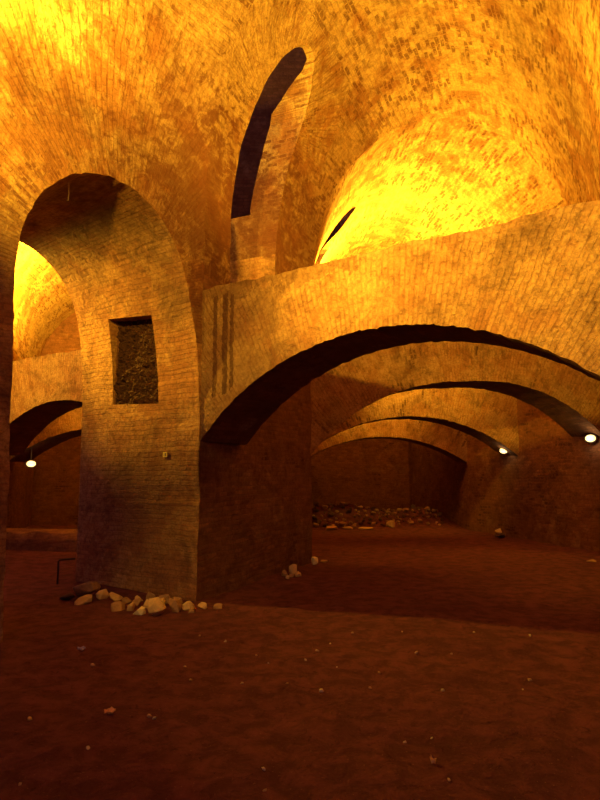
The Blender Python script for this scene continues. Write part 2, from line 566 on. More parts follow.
def uv_wl(c, nrm):
    d = np.array((c.x, c.y)) - P1
    s = float(d @ T0)
    dep = float(d @ np.array((T0[1], -T0[0])))
    nt_ = abs(nrm.x * T0[0] + nrm.y * T0[1])
    inn = nrm.x * N0[0] + nrm.y * N0[1]
    if inn < -0.15 and nrm.z < 0.3 or (nrm.z < -0.3 and c.z > 5.4):     # face towards the nave
        r = math.hypot(s - OC[0], c.z - OC[1])
        if c.z > 3.4 and r < 3.6:
            def f(p):
                q = (p.x - P1[0]) * T0[0] + (p.y - P1[1]) * T0[1]
                zz = p.z if p.z < ZS else ZS + (p.z - ZS) * 1.15
                return (math.hypot(q - OC[0], zz - OC[1]), math.atan2(q - OC[0], zz - OC[1]) * 1.9)
            return f, 1
        return (lambda p: ((p.x - P1[0]) * T0[0] + (p.y - P1[1]) * T0[1], p.z)), (0 if c.z > 3.4 else 2)

    def g(p):                                                            # jambs and soffit of the opening
        q = (p.x - P1[0]) * T0[0] + (p.y - P1[1]) * T0[1]
        dd = (p.x - P1[0]) * N0[0] + (p.y - P1[1]) * N0[1]
        if nt_ > 0.7:
            return (dd, p.z)
        return (dd, math.atan2(q - 1.25, p.z - 3.75) * 1.3)
    return g, 2


wl.data.materials.clear()
for m_ in (M_vault, M_haunch, M_jamb):
    wl.data.materials.append(m_)
boolean_cut(wl, [prism(nich, nichb)])
set_uv(wl, uv_wl)
tag(wl, kind='structure')

# ---- left wall of the second bay with the tall slit-like opening
T1 = (L2 - P1) / np.linalg.norm(L2 - P1)
N1 = np.array((-T1[1], T1[0]))
CH1 = np.linalg.norm(L2 - P1)
wl2 = vault_piece('wall_left', 's1', 's2', 'left', 44, 2.5, 6.2, 0.62)
sl = [(0.19, 4.25), (0.19, 6.6), (0.205, 7.2), (0.222, 7.65), (0.25, 8.0), (0.29, 8.25), (0.345, 8.38), (0.41, 8.36), (0.46, 8.25), (0.52, 8.04), (0.565, 7.75), (0.58, 7.3), (0.585, 6.9), (0.585, 6.4), (0.585, 5.6), (0.585, 4.25)]
slr = resample([(a * CH1, z) for a, z in sl], 110)


def w1(s, z, d):
    return np.array((P1[0] + T1[0] * s + N1[0] * d, P1[1] + T1[1] * s + N1[1] * d, z))


boolean_cut(wl2, [prism([w1(s, z, -2.8) for s, z in slr], [w1(s, z, 3.2) for s, z in slr]), prism(nich, nichb)])
wl2.data.materials.clear()
for m_ in (M_vault, M_haunch, M_lower, M_jamb):
    wl2.data.materials.append(m_)
OC1 = (0.38 * CH1, 7.2)


def uv_wl2(c, nrm):
    nn = nrm.x * N1[0] + nrm.y * N1[1]
    if nn < -0.15 or (nrm.z < -0.3 and c.z > ZS):
        def f(p):
            q = (p.x - P1[0]) * T1[0] + (p.y - P1[1]) * T1[1]
            return (q, p.z * 1.1)

        def f2(p):
            q = (p.x - P1[0]) * T1[0] + (p.y - P1[1]) * T1[1]
            return (math.hypot(q - OC1[0], p.z - OC1[1]), math.atan2(q - OC1[0], p.z - OC1[1]) * 1.6)
        q = (c.x - P1[0]) * T1[0] + (c.y - P1[1]) * T1[1]
        if c.z > OC1[1] and math.hypot(q - OC1[0], c.z - OC1[1]) < 1.9:
            return f2, 1
        return f, (0 if c.z > 4.3 else 2)

    def g(p):
        return ((p.x * N1[0] + p.y * N1[1]), p.z)
    return g, (0 if c.z > 5.4 else 3)


set_uv(wl2, uv_wl2)
tag(wl2, kind='structure')

# ---- third bay: bright lunette with its own slit
T2 = (L4 - L2) / np.linalg.norm(L4 - L2)
N2 = np.array((-T2[1], T2[0]))
CH2 = np.linalg.norm(L4 - L2)
wl3 = vault_piece('wall_left', 's2', 's4', 'left', 60, 2.5, 5.45, 0.16)
SL3 = [(0.44, 4.6), (0.44, 7.5), (0.428, 7.9), (0.428, 8.2), (0.45, 8.38), (0.48, 8.36), (0.52, 8.22), (0.57, 7.95), (0.605, 7.5), (0.605, 4.6)]
s3r = resample([(a * CH2, z) for a, z in SL3], 70)


def w2(s, z, d):
    return np.array((L2[0] + T2[0] * s + N2[0] * d, L2[1] + T2[1] * s + N2[1] * d, z))


boolean_cut(wl3, [prism([w2(s, z, -2.2) for s, z in s3r], [w2(s, z, 3.2) for s, z in s3r])])
wl3.data.materials.clear()
for m_ in (M_vault, M_lower):
    wl3.data.materials.append(m_)


def uv_wl3(c, nrm):
    nn = nrm.x * N2[0] + nrm.y * N2[1]
    if abs(nn) > 0.3 or nrm.z < -0.3:
        return (lambda p: ((p.x - L2[0]) * T2[0] + (p.y - L2[1]) * T2[1], p.z * 1.1)), (0 if c.z > 4.3 else 1)
    return (lambda p: (p.x * N2[0] + p.y * N2[1], p.z)), 1


set_uv(wl3, uv_wl3)
tag(wl3, kind='structure')


def plain_piece(name, sa, sb, side, n, mats, **kw):
    o = vault_piece(name, sa, sb, side, n, **kw)
    o.data.materials.clear()
    for m_ in mats:
        o.data.materials.append(m_)
    f0 = axis_uv(STN[sa], STN[sb])

    def f(c, nrm):
        g, _ = f0(c, nrm)
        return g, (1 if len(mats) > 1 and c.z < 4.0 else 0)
    set_uv(o, f)
    tag(o, kind='structure')
    return o


plain_piece('wall_left', 's4', 'end', 'left', 20, [M_vault, M_lower])
plain_piece('wall_left', 'near', 'back', 'left', 20, [M_vault, M_lower])
for a, b_ in (('near', 's1'), ('s1', 's2'), ('s2', 's4'), ('s4', 'end'), ('near', 'back')):
    plain_piece('ceiling', a, b_, 'top', 40, [M_vault])
    plain_piece('wall_right', a, b_, 'right', 30, [M_vault, M_lower])

# end wall behind the farthest arch
ew = mesh_obj('wall_end', [(-4, 23.4, -0.3), (8, 23.4, -0.3), (8, 23.4, 9), (-4, 23.4, 9), (-4, 23.9, -0.3), (8, 23.9, -0.3), (8, 23.9, 9), (-4, 23.9, 9)],
              [(0, 1, 2, 3), (4, 7, 6, 5), (0, 4, 5, 1), (2, 6, 7, 3), (1, 5, 6, 2), (0, 3, 7, 4)], M_lower)
set_uv(ew, lambda c, n: ((lambda p: (p.x, p.z)), None))
tag(ew, kind='structure')

# ------------------------------------------------------------------ floor
xs = np.concatenate([np.linspace(-16, -5, 40)[:-1], np.linspace(-5, 6, 150)[:-1], np.linspace(6, 10, 12)])
ys = np.concatenate([np.linspace(-8.5, 1.5, 16)[:-1], np.linspace(1.5, 9, 150)[:-1], np.linspace(9, 17.2, 50)[:-1], np.linspace(17.2, 23.9, 80)])


def mound(x, y):
    if not (-0.3 < x < 5.2 and 17.3 < y < 23.2):
        return 0.0
    h = 0.62 * math.exp(-((y - 20.0) / 1.0) ** 2) * (0.75 + 0.25 * math.sin(x * 1.3)) * min(1, max(0, (x + 0.3) / 0.8)) * min(1, max(0, (5.0 - x) / 0.7))
    h += 0.38 * math.exp(-((x - 3.6) / 1.1) ** 2 - ((y - 19.0) / 0.7) ** 2)
    return h + 0.10 * min(1.0, h * 4) * noise.noise(Vector((x * 2.2, y * 2.2, 0)))


def ground(x, y):
    v = Vector((x, y, 0.0))
    h = 0.035 * noise.noise(v * 0.55) + 0.020 * noise.noise(v * 1.9 + Vector((7, 3, 0))) + 0.008 * noise.noise(v * 6.0)
    k = noise.noise(v * 3.1 + Vector((1.7, 9.2, 0)))
    h -= 0.016 * max(0.0, k - 0.25)
    return h - 0.012 + mound(x, y)


fv = [(x, y, ground(x, y)) for y in ys for x in xs]
nx = len(xs)
ff = [(j * nx + i, j * nx + i + 1, (j + 1) * nx + i + 1, (j + 1) * nx + i) for j in range(len(ys) - 1) for i in range(nx - 1)]
fl = mesh_obj('floor', fv, ff, M_dirt, smooth=True)
tag(fl, kind='structure')

# ------------------------------------------------------------------ strainer arch walls


def arch_wall(name, A, B, spring, crown, top, thick, n=170, seed=0.0, mats=None, spring_b=None):
    A, B = np.array(A, float), np.array(B, float)
    d = B - A
    W = np.linalg.norm(d)
    d = d / W
    nn = np.array((-d[1], d[0]))
    rise = crown - spring
    h = W / 2
    R = (h * h + rise * rise) / (2 * rise)
    zc = crown - R
    E = 0.25                                            # built into the side walls
    cols = list(np.linspace(-E, 0, 5)[:-1]) + list(np.linspace(0, W, n)) + list(np.linspace(W, W + E, 5)[1:])
    sb = spring if spring_b is None else spring_b

    def intr(t):
        x = min(W, max(0, t)) - h
        z = math.sqrt(max(0.0, R * R - x * x)) + zc
        if t > h:
            z += (sb - spring) * (t - h) / h
        return z
    m, q = 26, 8
    verts, faces = [], []
    ring = 2 * (m + 1) + 2 * (q - 1)
    for t in cols:
        jag = 0.016 * noise.noise(Vector((t * 9, seed, 0))) + 0.012 * noise.noise(Vector((t * 23, seed, 5)))
        jagb = 0.016 * noise.noise(Vector((t * 9, seed + 9, 0)))
        z0 = intr(t) + jag
        z0b = intr(t) + jagb
        zt = top + 0.04 * noise.noise(Vector((t * 1.2, seed, 3))) + 0.02 * noise.noise(Vector((t * 6, seed, 4)))
        loop = []
        for i in range(m + 1):                          # front, going up
            z = z0 + (zt - z0) * i / m
            k = 0.012 * noise.noise(Vector((t * 2.5, z * 2.5, seed)))
            loop.append((t, k, z))
        for i in range(1, q):                           # top
            loop.append((t, thick * i / q, zt + 0.015 * noise.noise(Vector((t * 5, i, seed)))))
        for i in range(m + 1):                          # back, going down
            z = zt + (z0b - zt) * i / m
            loop.append((t, thick, z))
        for i in range(1, q):                           # soffit
            f = i / q
            loop.append((t, thick * (1 - f), z0b + (z0 - z0b) * f + 0.01 * noise.noise(Vector((t * 6, i * 0.7, seed)))))
        for (a, b, z) in loop:
            verts.append((A[0] + d[0] * a + nn[0] * b, A[1] + d[1] * a + nn[1] * b, z))
    k = ring
    for i in range(len(cols) - 1):
        for j in range(k):
            j2 = (j + 1) % k
            faces.append((i * k + j, i * k + j2, (i + 1) * k + j2, (i + 1) * k + j))
    faces.append(tuple(range(k)))
    faces.append(tuple(range((len(cols) - 1) * k, len(cols) * k))[::-1])
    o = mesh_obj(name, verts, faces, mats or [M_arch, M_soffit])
    fix_normals(o)

    def tz(p):
        return (p.x - A[0]) * d[0] + (p.y - A[1]) * d[1], p.z

    def dep(p):
        return (p.x - A[0]) * nn[0] + (p.y - A[1]) * nn[1]

    def f(c, nrm):
        if abs(nrm.x * nn[0] + nrm.y * nn[1]) > 0.7:
            def g(p):
                t, z = tz(p)
                return math.hypot(t - h, z - zc) - R, math.atan2(t - h, z - zc) * (R + 0.5)
            return g, 0
        if nrm.z > 0.4:
            return (lambda p: (tz(p)[0], dep(p))), 0
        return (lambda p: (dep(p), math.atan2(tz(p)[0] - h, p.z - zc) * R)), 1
    set_uv(o, f)
    set_uv(o, lambda c, nrm: ((lambda p: tz(p)) if (nrm.x * nn[0] + nrm.y * nn[1]) < -0.7 else (lambda p: (9.0, 0.0)), None), 'Flat')
    o.data.uv_layers.active = o.data.uv_layers['UVMap']
    o.data.uv_layers['UVMap'].active_render = True
    return o


M_arch2 = brick_mat('plain_voussoir_brick', (0.40, 0.19, 0.08), (0.60, 0.34, 0.15), (0.30, 0.14, 0.06), (0.60, 0.38, 0.18), DK, 0.5, 0.35, 0.22, 0.066, 0.0, 0.8, None, 0.5)
for k_, (A, B, sp, cr, tp, th, spb, lab) in enumerate([
        (P1, R1, 2.05, 3.23, 4.12, 1.0, None, 'nearest brick strainer arch wall crossing the vault, stained at its left end'),
        (L2, R2, 2.0, 3.48, 4.5, 1.0, 2.4, 'second brick arch wall, seen under the nearest one'),
        (L3, R3, 2.08, 3.09, 4.3, 0.9, None, 'third brick arch wall with a lamp at its right springing'),
        (L4, R4, 1.95, 2.73, 4.15, 0.9, None, 'farthest low brick arch wall in front of the rubble heap'),
        ((-6.85, 13.1), (-2.69, 10.3), 2.05, 3.05, 4.0, 0.85, None, 'brick arch wall seen through the tall opening on the left'),
        ((-7.4, 15.3), (-2.55, 14.3), 1.95, 2.75, 4.0, 0.85, None, 'farther low brick arch wall behind the tall left opening')]):
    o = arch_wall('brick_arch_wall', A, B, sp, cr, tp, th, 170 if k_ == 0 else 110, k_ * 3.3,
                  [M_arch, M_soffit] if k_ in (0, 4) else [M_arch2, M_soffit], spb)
    tag(o, lab, 'wall', None, 'structure')

# ------------------------------------------------------------------ inner ring seen through the opening
STN['ia'] = (np.array((-9.2, 9.6)), np.array((-5.0, 6.9)), 7.6)
STN['ib'] = (np.array((-6.85, 13.1)), np.array((-2.69, 10.3)), 7.6)
STN['ic'] = (np.array((-7.4, 15.3)), np.array((-2.4, 14.3)), 7.6)
STN['id'] = (np.array((-8.8, 20.0)), np.array((-3.0, 20.0)), 7.6)
for a, b_ in (('ia', 'ib'), ('ib', 'ic'), ('ic', 'id')):
    plain_piece('ceiling', a, b_, 'top', 24, [M_vault])
    plain_piece('wall_inner', a, b_, 'left', 24, [M_vault, M_lower], thick=0.6, zb=5.6)
plain_piece('wall_inner', 'ib', 'ic', 'right', 16, [M_vault, M_lower], shell=0.3)
plain_piece('wall_inner', 'ic', 'id', 'right', 16, [M_vault, M_lower], shell=0.3)
iw = mesh_obj('wall_inner', [(-12, 19.9, -0.3), (-2.4, 19.9, -0.3), (-2.4, 19.9, 8), (-12, 19.9, 8), (-12, 20.3, -0.3), (-2.4, 20.3, -0.3), (-2.4, 20.3, 8), (-12, 20.3, 8)],
              [(0, 1, 2, 3), (4, 7, 6, 5), (0, 4, 5, 1), (2, 6, 7, 3), (1, 5, 6, 2), (0, 3, 7, 4)], M_lower)
set_uv(iw, lambda c, n: ((lambda p: (p.x, p.z)), None))
tag(iw, kind='structure')

# ------------------------------------------------------------------ exposed rubble core inside the recess of the pier
gn, gm = 90, 116
nv, nf = [], []
JT = np.array((N0[0], N0[1], 0.0))
JN = np.array((-T0[0], -T0[1], 0.0))                     # into the pier
for j in range(gm + 1):
    for i in range(gn + 1):
        t = 0.73 + 1.10 * i / gn
        z = 2.55 + 1.44 * j / gm
        v = Vector((t * 10.5, z * 10.5, 0.3))
        d0 = noise.voronoi(v)[0]
        dd = 0.040 - 0.08 * max(0.0, 0.75 - d0[0]) + 0.035 * noise.noise(v * 2.7) + 0.03 * noise.noise(v * 0.6) + 0.02 * noise.noise(v * 6.0)
        edge = min(i, gn - i, j, gm - j)
        p = np.array((P1[0], P1[1], 0)) + JT * t + JN * dd
        nv.append((p[0], p[1], z))
for j in range(gm):
    for i in range(gn):
        a = j * (gn + 1) + i
        nf.append((a, a + 1, a + gn + 2, a + gn + 1))
ni = mesh_obj('rubble_core', nv, nf, M_niche)
tag(ni, 'dark rough rubble core laid bare in the rectangular recess of the pier', 'masonry', None, 'structure')

# ------------------------------------------------------------------ stones
rng = random.Random(11)


def rock_bm(w, d, h, seed, flat=0.0):
    r = random.Random(seed)
    bm = bmesh.new()
    for _ in range(17):
        a, b = r.uniform(0, 2 * math.pi), math.acos(r.uniform(-1, 1))
        k = r.uniform(0.80, 1.10)
        x, y, z = math.cos(a) * math.sin(b), math.sin(a) * math.sin(b), math.cos(b)
        # push towards a box so that the stone has broken flat sides
        mx = max(abs(x), abs(y), abs(z))
        q = 0.55
        x, y, z = (x * (1 - q) + x / mx * q * 0.85) * k, (y * (1 - q) + y / mx * q * 0.85) * k, (z * (1 - q) + z / mx * q * 0.85) * k
        bm.verts.new((x * w / 2, y * d / 2, z * h / 2))
    res = bmesh.ops.convex_hull(bm, input=bm.verts)
    junk = [e for e in res['geom_interior'] if isinstance(e, bmesh.types.BMVert)] + [e for e in res['geom_unused'] if isinstance(e, bmesh.types.BMVert)]
    bmesh.ops.delete(bm, geom=list(set(junk)), context='VERTS')
    bmesh.ops.dissolve_limit(bm, angle_limit=0.14, verts=bm.verts, edges=bm.edges)
    bmesh.ops.bevel(bm, geom=list(bm.edges), offset=min(w, d, h) * 0.035, segments=1, affect='EDGES', clamp_overlap=True)
    return bm


def stone(name, x, y, w, h, mat, seed, rot=None, z=None, d=None, tilt=(0, 0)):
    bm = rock_bm(w, d or w * 0.85, h, seed)
    me = bpy.data.meshes.new(name)
    r = random.Random(seed + 500)
    M = Matrix.Rotation(r.uniform(-0.5, 0.5) if rot is None else rot, 4, 'Z') @ Matrix.Rotation(tilt[0], 4, 'X') @ Matrix.Rotation(tilt[1], 4, 'Y')
    bmesh.ops.transform(bm, matrix=M, verts=bm.verts)
    zmin = min(v.co.z for v in bm.verts)
    bmesh.ops.translate(bm, vec=(0, 0, -zmin), verts=bm.verts)
    bmesh.ops.recalc_face_normals(bm, faces=bm.faces)
    bm.to_mesh(me)
    bm.free()
    me.materials.append(mat)
    o = bpy.data.objects.new(name, me)
    COL.objects.link(o)
    o.location = (x, y, (ground(x, y) - 0.012) if z is None else z)
    return o


G1 = 'stones heaped at the foot of the pier'
for i, (x, y, ww, hh, mt, lab, kw) in enumerate([
    (-2.87, 8.27, 0.46, 0.20, M_st_brown, 'long brown slab leaning against the foot of the brick pier', dict(d=0.22, rot=-0.35, tilt=(0.1, -0.30))),
    (-3.04, 8.06, 0.24, 0.12, M_st_dark, 'flat dark stone at the left end of the row by the pier', dict(d=0.17)),
    (-2.73, 7.82, 0.26, 0.14, M_st_ochre, 'tilted ochre block in front of the long brown slab', dict(d=0.15, rot=0.45, tilt=(0.0, -0.25))),
    (-2.58, 8.10, 0.19, 0.16, M_st_ochre, 'rounded ochre stone just right of the tilted block', {}),
    (-2.41, 8.06, 0.20, 0.10, M_st_ochre, 'low wedge stone touching the rounded ochre stone', dict(tilt=(0, 0.2))),
    (-2.18, 7.44, 0.20, 0.13, M_st_brown, 'brown lump at the left front of the main stone heap', {}),
    (-2.20, 7.86, 0.14, 0.10, M_st_brown, 'small brown stone behind the left front lump of the heap', {}),
    (-2.02, 7.44, 0.14, 0.12, M_st_ochre, 'ochre stone between the brown lump and the pale yellow stone', {}),
    (-1.87, 7.21, 0.17, 0.13, M_st_pale, 'palest yellow stone at the very front of the heap', dict(d=0.14)),
    (-2.08, 8.02, 0.13, 0.13, M_st_ochre, 'small ochre stone set against the pier wall at the heap back', {}),
    (-1.66, 7.18, 0.27, 0.24, M_st_ochre, 'big pointed ochre stone right of the pale yellow one', dict(d=0.2, tilt=(0.15, 0.35), rot=0.2)),
    (-1.92, 7.98, 0.17, 0.17, M_st_brown, 'brown stone in the back row above the pale yellow one', {}),
    (-1.50, 7.36, 0.22, 0.19, M_st_brown, 'large brown stone right behind the big pointed one', {}),
    (-1.71, 7.88, 0.18, 0.18, M_st_brown, 'brown stone of the back row behind the big pointed one', {}),
    (-1.34, 7.46, 0.18, 0.16, M_st_ochre, 'ochre stone next to the right end of the heap', {}),
    (-1.53, 7.76, 0.14, 0.15, M_st_brown, 'brown stone in the back row near the pier corner', {}),
    (-1.19, 7.56, 0.13, 0.11, M_st_ochre, 'small ochre stone closing the right end of the heap', {}),
    (-1.27, 7.27, 0.10, 0.07, M_st_brown, 'tiny brown stone at the front right edge of the heap', {}),
    (-1.86, 7.59, 0.12, 0.14, M_st_ochre, 'ochre stone wedged in the middle of the heap', {}),
    (-2.02, 7.70, 0.13, 0.12, M_st_brown, 'brown stone wedged in the left middle of the heap', {}),
    (-1.00, 7.58, 0.17, 0.08, M_st_brown, 'flat brown stone lying alone right of the pier corner', dict(d=0.12)),
    (-1.70, 7.56, 0.16, 0.17, M_st_ochre, 'ochre stone in the heap middle behind the big pointed one', {}),
]):
    tag(stone('stone', x, y, ww, hh, mt, 20 + i, **kw), lab, 'stone', G1)
G2 = 'small stones along the dark inner wall'
for i, (x, y, ww, hh, mt, lab, kw) in enumerate([
    (-0.12, 10.02, 0.15, 0.20, M_st_ochre, 'tallest ochre stone of the small cluster by the dark inner wall', {}),
    (-0.20, 9.58, 0.09, 0.08, M_st_ochre, 'little stone at the front of the small cluster by the inner wall', {}),
    (-0.03, 9.80, 0.12, 0.10, M_st_ochre, 'right hand stone of the small cluster by the dark inner wall', {}),
    (-0.13, 9.74, 0.10, 0.08, M_st_brown, 'dark middle stone of the small cluster by the inner wall', {}),
    (-0.25, 9.86, 0.12, 0.12, M_st_brown, 'brown left stone of the small cluster by the dark inner wall', {}),
    (0.27, 11.17, 0.15, 0.19, M_st_pale, 'upright orange lit stone at the corner of the dark inner wall', {}),
    (0.44, 11.55, 0.17, 0.07, M_st_brown, 'flat brown stone on the floor just past the upright orange one', {}),
    (5.12, 15.62, 0.40, 0.15, M_st_dark, 'dark flat slab on the floor below the middle wall lamp', dict(d=0.25, rot=0.1)),
    (5.06, 15.60, 0.17, 0.15, M_st_pale, 'pale stone resting on the dark slab below the middle lamp', dict(z=0.12)),
    (5.52, 11.67, 0.20, 0.07, M_st_brown, 'flat brown stone near the right hand wall', {}),
]):
    tag(stone('stone', x, y, ww, hh, mt, 70 + i, **kw), lab, 'stone', G2)

# ------------------------------------------------------------------ rubble heap under the farthest arch


proto_rocks = []
for i in range(9):
    bm = rock_bm(1.0, rng.uniform(0.7, 1.0), rng.uniform(0.45, 0.75), 300 + i)
    me = bpy.data.meshes.new('rubble_stone')
    bmesh.ops.recalc_face_normals(bm, faces=bm.faces)
    bm.to_mesh(me)
    bm.free()
    me.materials.append((M_st_brown, M_st_dark, M_st_brown, M_st_brown, M_st_dark, M_st_ochre, M_st_brown, M_st_dark, M_st_brown)[i])
    proto_rocks.append(me)
G3 = 'broken stones of the far rubble heap'
placed = []
k = 0
while len(placed) < 150 and k < 6000:
    k += 1
    if rng.random() < 0.62:
        x, y = rng.gauss(3.6, 0.75), rng.uniform(18.25, 19.6)
        sz = rng.uniform(0.09, 0.27)
    else:
        x, y = rng.uniform(0.45, 4.7), rng.uniform(18.3, 20.3)
        sz = rng.uniform(0.10, 0.34)
    if not 0.4 < x < 4.35 or any((x - a) ** 2 + (y - b) ** 2 < ((sz + c) * 0.56) ** 2 for a, b, c in placed):
        continue
    placed.append((x, y, sz))
    o = bpy.data.objects.new('rubble_stone', proto_rocks[rng.randrange(9)])
    COL.objects.link(o)
    o.location = (x, y, ground(x, y) + sz * 0.16)
    o.rotation_euler = (rng.uniform(-0.4, 0.4), rng.uniform(-0.4, 0.4), rng.uniform(0, 6.28))
    o.scale = (sz, sz, sz)
    tag(o, 'broken brown stone in the rubble heap beneath the farthest arch', 'stone', G3)
for i, (x, y, ww, hh, lab) in enumerate([
    (0.95, 18.15, 0.42, 0.16, 'leftmost long flat slab at the front edge of the far rubble'),
    (1.42, 18.2, 0.34, 0.15, 'second flat slab at the front edge of the far rubble'),
    (1.95, 18.1, 0.50, 0.09, 'low thin slab at the front middle of the far rubble'),
    (2.72, 18.2, 0.36, 0.26, 'large ochre block at the front of the far rubble heap')]):
    tag(stone('stone_slab', x, y, ww, hh, M_st_ochre, 120 + i, rot=0.1, d=ww * 0.6), lab, 'stone', 'larger slabs in front of the far rubble')

# ------------------------------------------------------------------ crumbs on the floor
pebble_rocks = []
for i in range(4):
    me = proto_rocks[i * 2].copy()
    me.name = 'pebble'
    me.materials.clear()
    me.materials.append((M_st_pale, M_st_ochre)[i % 2])
    pebble_rocks.append(me)
PEB = [(0.82, 3.96), (1.05, 6.41), (1.67, 4.73), (0.53, 4.78), (0.16, 4.73), (-0.87, 5.00), (-0.98, 5.36), (-1.76, 5.33), (1.07, 4.73), (1.81, 4.96), (0.16, 5.77), (-0.18, 3.30), (-0.20, 3.51), (0.79, 3.40), (-0.27, 5.39), (-0.10, 4.87), (-0.45, 4.91), (-0.39, 5.62), (0.05, 5.47), (1.06, 5.71), (2.33, 6.33), (-1.48, 3.40), (-1.25, 3.77), (-1.01, 4.26), (-0.97, 4.23), (-1.78, 4.18), (0.64, 3.91), (0.65, 5.15), (0.31, 5.28), (1.38, 5.71), (0.29, 6.04), (0.54, 6.37), (1.81, 6.49), (-1.01, 6.29), (-0.73, 6.11)]
for i, (x, y) in enumerate(PEB):
    sz = rng.uniform(0.018, 0.045)
    o = bpy.data.objects.new('pebble', pebble_rocks[i % 4])
    COL.objects.link(o)
    o.location = (x, y, ground(x, y) + sz * 0.15)
    o.rotation_euler = (0, 0, rng.uniform(0, 6.28))
    o.scale = (sz, sz, sz)
    tag(o, 'small pale pebble lying loose on the bare earth floor', 'pebble', 'pebbles strewn on the earth floor')


def leaf(name, x, y, L, Wd, rz, mat, label, cat):
    pts = []
    n = 12
    for i in range(n + 1):
        t = i / n
        hw = Wd / 2 * math.sin(math.pi * t) ** 0.8 * (1 + 0.25 * math.sin(t * 21))
        pts.append((t, hw))
    verts, faces = [], []
    for th in (0.003, 0.0):
        for t, hw in pts:
            for s_ in (-1, -0.4, 0.4, 1):
                verts.append(((t - 0.5) * L, hw * s_, 0.006 + th + 0.02 * abs(s_) * abs(s_) + 0.025 * (t - 0.5) ** 2 + 0.006 * math.sin(t * 9 + s_ * 2)))
    m = n + 1
    for i in range(n):
        for j in range(3):
            a = i * 4 + j
            faces.append((a, a + 4, a + 5, a + 1))
            a += m * 4
            faces.append((a, a + 1, a + 5, a + 4))
    for i in range(n):
        for a in (i * 4, ):
            faces.append((a, a + m * 4, a + 4 + m * 4, a + 4))
        a = i * 4 + 3
        faces.append((a, a + 4, a + 4 + m * 4, a + m * 4))
    o = mesh_obj(name, verts, faces, mat)
    o.location = (x, y, ground(x, y) + 0.002)
    o.rotation_euler = (0.25, 0, rz)
    tag(o, label, cat)
    return o


leaf('dry_leaf', -1.29, 4.30, 0.075, 0.05, 0.4, M_leaf, 'curled orange leaf on the floor at the lower left', 'leaf')
leaf('dry_leaf', 0.74, 3.59, 0.055, 0.03, 1.9, M_leaf, 'narrow orange leaf on the floor at the lower right', 'leaf')
leaf('paper_scrap', -2.00, 5.74, 0.075, 0.035, 0.1, M_paper, 'pale paper scrap on the floor in front of the stone heap', 'litter')

# ------------------------------------------------------------------ lamps


def tube(name, pts, r, mat, parent=None, seg=8):
    verts, faces = [], []
    pts = [Vector(p) for p in pts]
    for i, p in enumerate(pts):
        d = (pts[min(i + 1, len(pts) - 1)] - pts[max(i - 1, 0)]).normalized()
        u = d.cross(Vector((0.3, 0.2, 1)).normalized())
        if u.length < 0.1:
            u = d.cross(Vector((1, 0, 0)))
        u.normalize()
        v = d.cross(u)
        for k in range(seg):
            a = 2 * math.pi * k / seg
            verts.append(p + (u * math.cos(a) + v * math.sin(a)) * r)
    n = len(pts)
    for i in range(n - 1):
        for k in range(seg):
            k2 = (k + 1) % seg
            faces.append((i * seg + k, i * seg + k2, (i + 1) * seg + k2, (i + 1) * seg + k))
    faces.append(tuple(range(seg))[::-1])
    faces.append(tuple(range((n - 1) * seg, n * seg)))
    o = mesh_obj(name, verts, faces, mat, parent=parent, smooth=True)
    fix_normals(o)
    return o


def oval(name, rings, mat, parent, seg=28):
    """rings: (half width, half height, depth)"""
    verts, faces = [], []
    for (a, b, d) in rings:
        for k in range(seg):
            t = 2 * math.pi * k / seg
            verts.append((a * math.cos(t), -d, b * math.sin(t)))
    n = len(rings)
    for i in range(n - 1):
        for k in range(seg):
            k2 = (k + 1) % seg
            faces.append((i * seg + k, i * seg + k2, (i + 1) * seg + k2, (i + 1) * seg + k))
    faces.append(tuple(range(seg)))
    faces.append(tuple(range((n - 1) * seg, n * seg)))
    o = mesh_obj(name, verts, faces, mat, parent=parent, smooth=True)
    fix_normals(o)
    return o


def wall_lamp(x, y, z, face, label, power, arm):
    root = bpy.data.objects.new('bulkhead_lamp', None)
    COL.objects.link(root)
    tag(root, label, 'lamp', 'bulkhead lamps at the arch springings')
    oval('housing', [(0.10, 0.07, 0.0), (0.125, 0.09, 0.01), (0.13, 0.095, 0.05), (0.115, 0.082, 0.065), (0.10, 0.07, 0.062)], M_lampbody, root)
    oval('lens', [(0.108, 0.076, 0.05), (0.105, 0.074, 0.075), (0.09, 0.062, 0.098), (0.06, 0.042, 0.112), (0.025, 0.018, 0.117)], M_lens, root)
    cage = tube('wire_guard', [(-0.122, -0.05, 0), (-0.10, -0.10, 0), (-0.05, -0.126, 0), (0.0, -0.13, 0), (0.05, -0.126, 0), (0.10, -0.10, 0), (0.122, -0.05, 0)], 0.004, M_lampbody, root)
    tube('bracket', arm, 0.016, M_lampbody, root)
    root.location = (x, y, z)
    d = Vector(face).normalized()
    root.rotation_euler = (0, 0, math.atan2(d.x, -d.y))
    l = bpy.data.lights.new('lamp_glow', 'POINT')
    l.energy = power
    l.color = (1.0, 0.72, 0.34)
    l.shadow_soft_size = 0.05
    lo = bpy.data.objects.new('lamp_glow', l)
    COL.objects.link(lo)
    lo.parent = root
    lo.location = (0, -0.22, -0.02)
    return root


wall_lamp(6.27, 12.9, 2.38, (-0.8, -0.75, 0), 'bright lamp at the right springing of the second arch', 3.5, [(0, 0.0, 0), (0.02, 0.10, 0.0), (0.03, 0.2, 0.02)])
wall_lamp(5.41, 15.9, 2.24, (-0.7, -0.8, 0), 'lamp at the right springing of the third arch', 1.6, [(0, 0.0, 0), (0.02, 0.10, 0.0), (0.03, 0.22, 0.02)])
wall_lamp(-6.80, 15.25, 1.88, (0.45, -0.9, 0), 'lamp below the low arch seen through the tall left opening', 1.0, [(0, 0.02, 0), (0, 0.05, 0.15), (0, 0.08, 0.55)])

